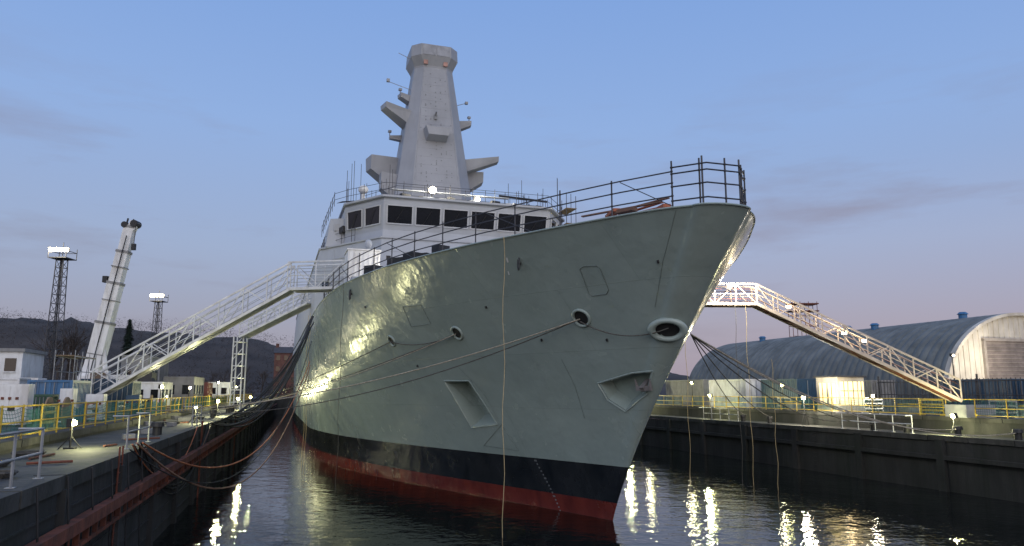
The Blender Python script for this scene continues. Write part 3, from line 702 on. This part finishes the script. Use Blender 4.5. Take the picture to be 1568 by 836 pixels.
hang(Vector((15.6,49.2,11.8)),-.2); hang(Vector((16.4,47,8.0)),-.2); hang(Vector((14.9,49.2,11.8)),-.2,ROPEB); hang(Vector((11.6,49.5,11.8)),-.2)
def hose(a,b,sag,r,mat,name='supply_hose'): 
    m=MB(); m.path(catenary(a,b,sag,26),r,0,7); m.make(name,[mat],smooth=True,sharp=80)
OR=M('orange_hose_rubber',(.40,.13,.05),.6); TE=M('terracotta_hose',(.25,.13,.08),.6)
for i in range(9):
    a=D(WL+.1,27.5+i*.35,LZ+U(-.1,.3)); b=SW(41+U(0,5),12.6,U(7,12)) if i%3==0 else D(WL+.2,44+U(0,8),LZ+.1)
    hose(a,b,U(1.4,2.8) if i%3 else U(3.5,5),U(.02,.045),(BLACK,OR,BLACK,TE,BLACK)[i%5])
for i in range(14):
    hose(D(WL+.1,50+i*1.6,LZ),SW(40+i*.9,12.6,DZ-.2+U(-1,0)),U(1.5,3.5),U(.03,.06),BLACK,'shore_power_cable')
for i in range(7):
    a=D(WL+.15,16+i*2.2,LZ); m=MB(); m.path([a,a+Vector((.1,0,-1)),a+Vector((.05,.1,-2.2)),a+Vector((.1,.3,-4.2))],.025,0,5); m.make('supply_hose',[BLACK])

def container(n,k,L_,W_,H_,mat,z=QZ,ang=0,name='shipping_container',along=True):
    m=MB(); c=D(n,k,z); a=DANG+ang
    ca,sa=math.cos(a),math.sin(a)
    def T(x,y,zz): return (c.x+x*ca-y*sa,c.y+x*sa+y*ca,z+zz)
    sx,sy=(W_,L_) if along else (L_,W_)
    m.box(T(0,0,H_/2),(sx-.1,sy-.1,H_-.1),a,0)
    for x in(-1,1):
        for y in(-1,1): m.box(T(x*(sx/2-.06),y*(sy/2-.06),H_/2),(.14,.14,H_),a,0)
    for zz in(.06,H_-.06):
        for x in(-1,1): m.box(T(x*(sx/2-.05),0,zz),(.13,sy-.26,.12),a,0)
        for y in(-1,1): m.box(T(0,y*(sy/2-.05),zz),(sx-.26,.13,.12),a,0)
    if name=='site_cabin':
        for x in (-.25,.25): m.box(T(x*sx,-sy/2+.03,H_*.58),(sx*.25,.06,H_*.3),a,2)
        for i in range(max(2,int(sy/2))):
            for s in(-1,1): m.box(T(s*(sx/2-.03),-sy/2+sy*(i+.5)/max(2,int(sy/2)),H_*.58),(.06,.9,H_*.3),a,2)
    else:
        nrib=int(sx/.3)
        for i in range(nrib): m.box(T(-sx/2+.25+i*(sx-.5)/max(1,nrib-1),-sy/2+.04,H_/2),(.1,.06,H_-.3),a,0)
        nrib=int(sy/.3)
        for i in range(nrib):
            for x in(-1,1): m.box(T(x*(sx/2-.04),-sy/2+.25+i*(sy-.5)/max(1,nrib-1),H_/2),(.06,.1,H_-.3),a,0)
        for i in(-.3,-.1,.1,.3): m.tube(T(i*sx,-sy/2-.03,.15),T(i*sx,-sy/2-.03,H_-.15),.025,1)
    m.make(name,[mat,GALV,GLASS])
container(-13.6,50.5,4.0,2.3,2.3,BLUE); container(-16.4,51,3,1.6,2.0,GLAD); container(-18.5,49,3,2.4,2.4,WHITE,name='site_cabin')
container(-12.2,61,3,1.6,2.4,BLUE2); container(-12.9,45.5,1.2,.9,1.5,GRN); container(-14.5,66,6,2.4,2.6,BLUE2)
container(-12.8,76,6,2.4,2.5,WHITE,name='site_cabin'); container(-12,90,9,3,3.2,GLAD,name='site_cabin'); container(-12,104,6,2.4,2.8,REDC); container(-11,120,6,3,3,WHITE,name='site_cabin'); container(-15.5,84,6,2.4,5.2,GLAD,name='site_cabin')
container(-33,66,12,3,3.2,GLAD,name='site_cabin',along=False); container(-24,76,6,2.4,2.6,GRN); container(-17,100,6,2.4,5.4,GLAD); container(-13,140,6,2.4,3,BLUE2); container(-28,88,12,2.4,2.8,BLUE,along=False); container(-22,62,6,2.4,2.6,WHITE,along=False,name='site_cabin'); container(-38,92,12,2.4,2.8,REDC,along=False); container(-31,80,6,2.4,5.2,GLAD,along=False)
def cabinet(n,k,w_,h,mat=WHITE):
    m=MB(); c=D(n,k,QZ); m.box(c+Vector((0,0,h/2+.1)),(w_,.8,h),DANG,0); m.box(c+Vector((0,0,.05)),(w_+.1,.9,.1),DANG,1)
    for i in range(2): m.box(D(n-w_/4+i*w_/2,k-.41,QZ+h/2+.1),(w_/2-.06,.03,h-.2),DANG,0)
    for i in range(3): m.box(D(n-.3+i*.3,k-.44,QZ+h*.7),(.12,.05,.12),DANG,2)
    m.box(D(n+.1,k-.44,QZ+h*.45),(.3,.04,.2),DANG,1); m.make('electrical_cabinet',[mat,BLACK,RUST])
cabinet(-13.0,41,1.5,1.9); cabinet(-15.2,43,1.4,1.7,GLAD); cabinet(-10.8,47,.9,1.4); cabinet(-10.6,56,.8,1.3,BLUE2); cabinet(-11.3,43.5,.6,1.7,WHITE)
def cable_drum(n,k,r=.7):
    m=MB(); c=D(n,k,QZ+r); ax=Vector((NX,NY,0)); m.tube(c-ax*.4,c-ax*.33,r,0,18); m.tube(c+ax*.33,c+ax*.4,r,0,18); m.tube(c-ax*.33,c+ax*.33,r*.6,1,16); m.make('cable_drum',[M('drum_wood',(.22,.15,.09),.8),BLACK])
for n_,k_ in ((-10.8,40),(-11.4,65),(-10.8,86)): cable_drum(n_,k_)
def barrier(n,k,mat):
    m=MB()
    for i in range(2): m.box(D(n,k+i*1.9,QZ+.55),(.06,.06,1.1),DANG,0); m.box(D(n,k+i*1.9,QZ+.04),(.6,.1,.08),DANG,0)
    for h in (.35,.75,1.05): m.box(D(n,k+.95,QZ+h),(.05,1.9,.12),DANG,0)
    m.make('crowd_barrier',[mat])
for i in range(6): barrier(-10.3,36+i*7,(YEL,ORANGE,GALV)[i%3])
for i in range(5): barrier(42.8,36+i*5.5,(GALV,YEL)[i%2])
m=MB()
for i in range(6):
    c=D(-11+U(-.5,.5),52+i*3.5,QZ)
    for j in range(int(U(2,6))): m.box(c+Vector((0,0,.07+j*.15)),(1.1,.9,.11),DANG+U(-.1,.1),0)
m.make('timber_pallets',[M('pallet_wood',(.2,.15,.1),.85)])
m=MB()
for i in range(4):
    for j in range(2):
        q=D(-14.5-j*1.2,56.5+i*1.8,QZ); m.tube(q,q+Vector((0,0,4.4)),.03)
for h in (1,2,3,4):
    for j in range(2): m.tube(D(-14.5-j*1.2,56.5,QZ+h),D(-14.5-j*1.2,61.9,QZ+h),.028)
for h in(2,4): m.box(D(-15.1,59.2,QZ+h+.06),(1.2,5.4,.05),DANG,1)
for i in range(3): m.tube(D(-14.5,56.5+i*1.8,QZ),D(-14.5,58.3+i*1.8,QZ+4),.025)
m.make('access_scaffold',[GALV,M('board_wood',(.22,.16,.1),.85)])
def block(name,n,k,sx,sy,h,wall,roof,storeys,cols,pitched=False,z0=QZ):
    e=MB(); c=D(n,k,z0); e.box(c+Vector((0,0,h/2)),(sx,sy,h),DANG,0)
    if pitched:
        A=[D(n-sx/2-.3,k-sy/2-.3,z0+h),D(n+sx/2+.3,k-sy/2-.3,z0+h),D(n+sx/2+.3,k+sy/2+.3,z0+h),D(n-sx/2-.3,k+sy/2+.3,z0+h),D(n-sx/2-.3,k,z0+h+sy*.3),D(n+sx/2+.3,k,z0+h+sy*.3)]
        e.add(A,[(0,1,5,4),(3,4,5,2),(0,4,3),(1,2,5)],1)
        for s in(-.4,.42): e.box(D(n+s*sx,k,z0+h+sy*.3),(1.0,.8,2),DANG,0)
    else: e.box(c+Vector((0,0,h+.15)),(sx+.4,sy+.4,.3),DANG,1)
    for r in range(storeys):
        for q in range(cols):
            x=n-sx/2+sx*(q+.5)/cols; z=z0+h*(r+.55)/storeys; e.box(D(x,k-sy/2-.02,z),(sx/cols*.5,.06,h/storeys*.45),DANG,2); e.box(D(x,k-sy/2-.05,z-h/storeys*.25),(sx/cols*.56,.12,.1),DANG,0)
    e.make(name,[wall,roof,GLASS])
block('office_building',-28.5,80,9,6,5.2,WHITE,GLAD,2,5); block('brick_house',-3.6,246,7,7,13.5,BRICK,SLATE,4,3,True)
block('workshop_building',-56,120,26,12,5,GLAD,SLATE,1,5,False)
container(45,69.5,7,3.0,2.9,WHITE); container(45.5,80,9,2.4,3.0,GLAD)
container(46.5,61,5.5,5.5,2.8,BLUE2); container(48,54,3,2.4,2.6,GLAD); container(51.5,38,6,2.4,2.9,GRN); container(52,46,6,2.4,2.6,BLUE2)
m=MB(); c=D(43.6,52.5,QZ); m.box(c+Vector((0,0,1.4)),(2.6,2.6,2.8),DANG,0); m.box(c+Vector((0,0,2.86)),(2.9,2.9,.12),DANG,2)
for x,wd in((-.75,.7),(.15,.8),(.95,.5)): m.box(D(43.6+x,52.5-1.32,QZ+1.5),(wd,.04,1.9),DANG,1); m.box(D(43.6+x,52.5-1.35,QZ+1.5),(.05,.05,1.9),DANG,2); m.box(D(43.6+x,52.5-1.36,QZ+1.7),(wd,.05,.05),DANG,2)
for y in(-.6,.5): m.box(D(43.6-1.32,52.5+y,QZ+1.5),(.04,.8,1.7),DANG,1); m.box(D(43.6-1.35,52.5+y,QZ+1.5),(.05,.05,1.7),DANG,2)
m.make('lit_gatehouse',[CREAM,LAMPH,SLATE]); lamp('gatehouse_lamp',D(42.2,50.6,QZ+1.8),60,(1,.75,.4),.3)
for (n,k) in ((42,33),(42.3,44),(43,58),(44,36)): 
    m=MB(); c=D(n,k,QZ); m.box(c+Vector((0,0,.35)),(1.1,.8,.7),DANG+.2,0); m.box(c+Vector((0,0,.75)),(1.2,.9,.1),DANG+.2,1); m.make('tool_box',[GLAD,YEL])
def bollard(n,k,z):
    m=MB(); c=D(n,k,z); m.tube(c,c+Vector((0,0,.4)),.2,0,12); m.tube(c+Vector((0,0,.4)),c+Vector((0,0,.6)),.3,0,12,.26); m.make('mooring_bollard',[BLACK])
for k in(33,37,41,44,56,60): bollard(39.1,k,RZ)
for k in(38,62,75,80): bollard(-6.1,k,LZ)
for k in(52,56): bollard(-9.6,k,QZ)

shed=empty('barrel_roof_warehouse',D(73,75,QZ),DANG)
RW,RH,LEN=10.5,9.7,52; Y0=-15
def arc(a): return (RW*math.cos(a), 1.2+(RH-1.2)*math.sin(a))
m=MB(); na=48; ribs=int(LEN/1.1); vs=[];fs=[]
for j in range(ribs*6+1):
    y=Y0+LEN*j/(ribs*6); s=1.0+.018*abs(math.sin(j*math.pi/6))
    for i in range(na+1):
        x,z=arc(math.pi*i/na); vs.append((x*s,y,z*s))
for j in range(ribs*6):
    for i in range(na): o=j*(na+1)+i; fs.append((o,o+1,o+na+2,o+na+1))
m.add(vs,fs)
for s in(-1,1): m.box((s*RW,Y0+LEN/2,.6),(.2,LEN,1.2))
m.make('roof',[CORR],shed,center=False)
for yo_,nm in ((Y0+.25,'end_wall'),(Y0+LEN-.25,'rear_wall')):
    m=MB(); nst=60
    for i in range(nst):
        x0=-RW+2*RW*i/nst; x1=-RW+2*RW*(i+1)/nst; xm=(x0+x1)/2; zt=1.2+(RH-1.2)*math.sqrt(max(0,1-(abs(xm)/RW)**2)); yo=yo_+(.06 if i%2 else 0)
        m.box((xm,yo,zt/2-.04),(x1-x0,.2,zt-.08))
    m.make(nm,[CREAM],shed,center=False)
m=MB()
for i in range(na):
    a=arc(math.pi*i/na);b=arc(math.pi*(i+1)/na); m.beam((a[0],Y0,a[1]),(b[0],Y0,b[1]),.6,.3)
m.make('verge_trim',[CREAM],shed,center=False)
m=MB(); m.box((.0,Y0+.05,3.6),(10,.1,6.4),0,0)
for i in range(16): m.box((0,Y0-.02,.6+i*.4),(10,.06,.05),0,1)
m.box((0,Y0,6.95),(10.6,.3,.3),0,1); m.box((-5.15,Y0,3.5),(.3,.3,7),0,1); m.box((5.15,Y0,3.5),(.3,.3,7),0,1)
m.make('roller_door',[M('door_grey',(.20,.165,.145),.6),M('door_frame',(.32,.28,.24),.6)],shed,center=False)
m=MB()
for y,x in((2,-3.2),(8,-2.2),(-9,-1.0),(26,-3)): 
    zt=1.2+(RH-1.2)*math.sqrt(1-(x/RW)**2); m.tube((x,y,zt-.3),(x,y,zt+.6),.45,0,12); m.tube((x,y,zt+.6),(x,y,zt+.85),.6,0,12,.35)
m.make('roof_vents',[BLUE],shed,center=False)
m=MB(); p=D(62.0,58.5,QZ+5.2); m.box(p,(.3,.3,.3),DANG,0); m.tube(p,p-Vector((0,0,5.2)),.05,0); m.sphere(p+Vector((0,-.25,-.05)),.1,1,8); o=m.make('shed_wall_lamp',[BLACK,LAMPW]); lamp('lamp',D(66,56,QZ+5),1100,(1,.9,.72),.3,o,True)

m=MB(); q=D(90,120,QZ)
for i in range(4):
    for j in range(2): m.tube(q+Vector((i*1.6,j*2,0)),q+Vector((i*1.6,j*2,18.6)),.06)
for h in np.arange(2,18.6,2):
    for j in range(2): m.tube(q+Vector((0,j*2,h)),q+Vector((4.8,j*2,h)),.06)
for h in (16.8,18.2): m.box(q+Vector((2.4,1,h)),(5.4,2.4,.2))
m.make('scaffold_tower',[RUST])

def light_tower(x,y,h,head=1.0,e=6000):
    m=MB(); b=Vector((x,y,QZ)); w0,w1=.75,.45; n_=int(h/1.1)
    cs=[(-1,-1),(1,-1),(1,1),(-1,1)]
    for i in range(n_):
        a=i/n_;c=(i+1)/n_; wa=w0+(w1-w0)*a; wc=w0+(w1-w0)*c
        for j in range(4):
            p=b+Vector((cs[j][0]*wa,cs[j][1]*wa,h*a));p2=b+Vector((cs[j][0]*wc,cs[j][1]*wc,h*c)); m.tube(p,p2,.06,0,4)
            k=(j+1)%4; p3=b+Vector((cs[k][0]*wc,cs[k][1]*wc,h*c)); m.tube(p,p3,.035,0,3); m.tube(p2,p3,.035,0,3)
    m.tube(b,b+Vector((0,0,h)),.1,0,5)
    m.box(b+Vector((0,0,h+.05)),(2.2*head,2.2*head,.1),0,0)
    for j in range(4): 
        a,c=cs[j],cs[(j+1)%4]; m.tube(b+Vector((a[0]*1.1,a[1]*1.1,h+.9)),b+Vector((c[0]*1.1,c[1]*1.1,h+.9)),.04); m.tube(b+Vector((a[0]*1.1,a[1]*1.1,h)),b+Vector((a[0]*1.1,a[1]*1.1,h+1.4)),.05)
    # ring of lamp heads, wide reflectors overlapping into one bright head
    for i in range(7):
        q=b+Vector((-1.05+i*.35,-1.2+.25*abs(i-3)/3,h+1.0)); m.box(q+Vector((0,.2,0)),(.33,.2,.5),0,0); m.box(q,(.30,.16,.42),0,1)
    m.tube(b+Vector((0,0,h)),b+Vector((0,0,h+2.1)),.05,0)
    o=m.make('floodlight_tower',[STEEL,LAMPW])
    lamp('lamp',b+Vector((0,-2.0,h+1.2)),e,(1,.90,.66),.8,o,True)
light_tower(-55.6,90,17.8,e=1300); light_tower(-62.5,130,17.3,1,1200)

cr=empty('mobile_crane',(0,0,0))
cx,cy=-38.0,69.0
m=MB(); a0=.3
def CT(x,y,z): return (cx+x*math.cos(a0)-y*math.sin(a0),cy+x*math.sin(a0)+y*math.cos(a0),QZ+z)
m.box(CT(-1,0,1.2),(11,2.7,.8),a0,0); m.box(CT(-5.6,0,1.9),(1.8,2.6,1.9),a0,0); m.box(CT(-6.3,0,2.2),(.5,2.2,.9),a0,2)
m.box(CT(1.5,0,2.4),(5,2.4,1.5),a0,0); m.box(CT(3.9,0,2.6),(1.2,2.7,1.6),a0,1); m.box(CT(.2,-1.5,2.7),(1.6,.9,1.6),a0,0); m.box(CT(.2,-1.97,2.9),(1.3,.05,.9),a0,2)
for i in range(5):
    for s in(-1,1): m.tube(CT(-5.5+i*2.1,s*1.0,.6),CT(-5.5+i*2.1,s*1.4,.6),.6,1,16)
for x in(-3,3.5):
    for s in(-1,1): m.box(CT(x,s*2.4,.8),(.4,2.4,.3),a0,0); m.tube(CT(x,s*3.5,0),CT(x,s*3.5,.9),.12,1); m.box(CT(x,s*3.5,.06),(.8,.8,.12),a0,1)
m.make('carrier',[WHITE,BLACK,GLASS],cr,center=False)
m=MB(); base=Vector((-38.9,69,7.2)); tip=Vector((-36.5,69.2,21.6)); d=tip-base
secs=[(0,.36,1.35),(.36,.62,1.2),(.62,.83,1.07),(.83,1.0,.94)]
for a,b,w_ in secs:
    m.beam(base+d*a,base+d*b,w_*.85,w_,0)
    m.beam(base+d*(b-.012),base+d*(b+.004),w_*.85+.1,w_+.1,2)
for f_ in(.15,.5,.72): m.beam(base+d*f_,base+d*(f_+.006),1.2,1.4-f_*.3,2)
m.tube(base+Vector((.2,-.75,0)),tip+Vector((0,-.6,-1)),.05,1)
m.beam(tip-d*.02+Vector((.2,-.1,0)),tip+Vector((.5,-.1,.4)),.5,.8,0); m.tube(tip+Vector((.5,-.5,.2)),tip+Vector((.5,.4,.2)),.35,1,12); m.tube(tip+Vector((-.4,-.5,.1)),tip+Vector((-.4,.4,.1)),.3,1,12)
m.beam(tip+Vector((-.5,0,-.2)),tip+Vector((-.3,0,.8)),.12,.12,1); m.beam(tip+Vector((.8,0,-.2)),tip+Vector((.2,0,.7)),.1,.1,1)
m.tube(tip+Vector((.75,-.5,.1)),tip+Vector((.7,-.5,-1.8)),.03,1); m.box(tip+Vector((.7,-.5,-2.1)),(.35,.3,.6),0,1)
m.tube(base+Vector((-1.3,0,-.8)),base+d*.25+Vector((-.4,0,0)),.18,0,8); m.tube(base+Vector((1.7,-.3,-1.0)),base+d*.28,.22,0,8)
m.box(base+d*.64+Vector((-.85,-.3,0)),(.45,.5,.6),0,1); m.box(base+Vector((.3,0,-.5)),(2.4,1.8,1.4),.3,0)
m.make('telescopic_boom',[WHITE,BLACK,GLAD],cr,center=False)

# ------------------------------------------------------------ hills & trees
def hillh(px):
    xs=[-400,0,60,150,250,330,430,520,900,1500,2100]; ys=[478,486,492,500,506,512,526,548,575,585,585]
    return np.interp(px,xs,ys)
m=MB(); cols=160; rows=14; vs=[];fs=[]
rng=np.random.RandomState(3); jit=np.interp(np.linspace(0,1,cols+1),np.linspace(0,1,50),rng.randn(50))
for i in range(cols+1):
    px=-500+2400*i/cols; s=(px-784)/1118.0
    zr=(600-hillh(px))/1132.0*330+jit[i]*1.2
    for j in range(rows+1):
        f_=j/rows; dist=230+260*f_; prof=math.sin(min(1,f_*1.6)*math.pi/2)**1.3
        vs.append((s*dist,dist, QZ-.5+(zr+1.65)*prof*(dist/330 if f_<.625 else 1.18)+rng.randn()*.6*prof))
for i in range(cols):
    for j in range(rows): o=i*(rows+1)+j; fs.append((o,o+rows+1,o+rows+2,o+1))
m.add(vs,fs); m.make('hills',[HILL],smooth=True,center=False,sharp=180)
def hz(x,y):
    px=784+1118*x/y; zr=(600-hillh(px))/1132.0*330; f_=(y-230)/260
    if f_<0: return QZ
    prof=math.sin(min(1,f_*1.6)*math.pi/2)**1.3; return QZ-.5+(zr+1.65)*prof*(y/330 if f_<.625 else 1.18)
m=MB()
for i in range(2600):
    y=U(170,400); px=U(-80,500); x=(px-784)/1118*y; z=hz(x,y) if y>230 else QZ; h=U(2.5,7)*(1 if y>200 else .8)
    for k in range(11):
        a=U(0,6.28); r=U(0,h*.45); zc=z+U(.1,1)*h; sx=U(.2,.6); p=Vector((x+r*math.cos(a),y+r*math.sin(a),zc)); q=Vector((U(-1,1),U(-1,1),U(-.2,1))).normalized()*sx; s_=Vector((U(-1,1),U(-1,1),U(-1,1))).normalized()*sx*.4
        m.add([p-q,p+q,p+s_],[(0,1,2)])
m.make('hillside_scrub',[SCRUB],recalc=False)
def bare_tree(mbx,p,h,seed):
    rr=random.Random(seed)
    def br(p,d,l,r,lv):
        e=p+d*l; mbx.tube(p,e,r,0,4 if lv<2 else 3,r*.6,caps=False)
        if lv>=5: return
        for i in range(3 if lv<4 else 2):
            nd=(d+Vector((rr.uniform(-1,1),rr.uniform(-1,1),rr.uniform(-.2,.7)))*.6).normalized(); br(p+(e-p)*rr.uniform(.6,1),nd,l*rr.uniform(.6,.8),r*.55,lv+1)
    br(Vector(p),Vector((rr.uniform(-.05,.05),0,1)),h*.3,h*.022,0)
m=MB()
for i,(px,y,h) in enumerate([(92,150,16),(104,148,17),(116,152,18),(128,150,17),(140,149,16),(150,156,13),(20,170,8),(255,190,9),(275,200,10),(350,180,10),(385,190,11),(410,170,9),(330,200,9),(445,210,11),(300,185,9),(170,180,10),(225,180,9)]):
    x=(px-784)/1118*y; bare_tree(m,(x,y,QZ-.2+(2 if px<160 else 0)),h,i)
m.make('bare_trees',[BARK],recalc=False)
m=MB(); y=120; x=(205-784)/1118*y; b=Vector((x,y,QZ)); H=13.2; m.tube(b,b+Vector((0,0,H)),.2,0,6,.03)
for i in range(3200):
    f_=U(0.1,1)**.8; rad=(1-f_)*2.8*(.75+.25*math.sin(f_*50)); a=U(0,6.28); r=rad*U(.3,1); p=b+Vector((r*math.cos(a),r*math.sin(a),H*f_-r*.25)); dv=Vector((math.cos(a),math.sin(a),-.3))*U(.25,.6); sd=Vector((-math.sin(a),math.cos(a),U(-.3,.3)))*U(.1,.22)
    m.add([p-dv*.3-sd,p-dv*.3+sd,p+dv],[(0,1,2)],1)
m.make('fir_tree',[BARK,FIR],recalc=False)
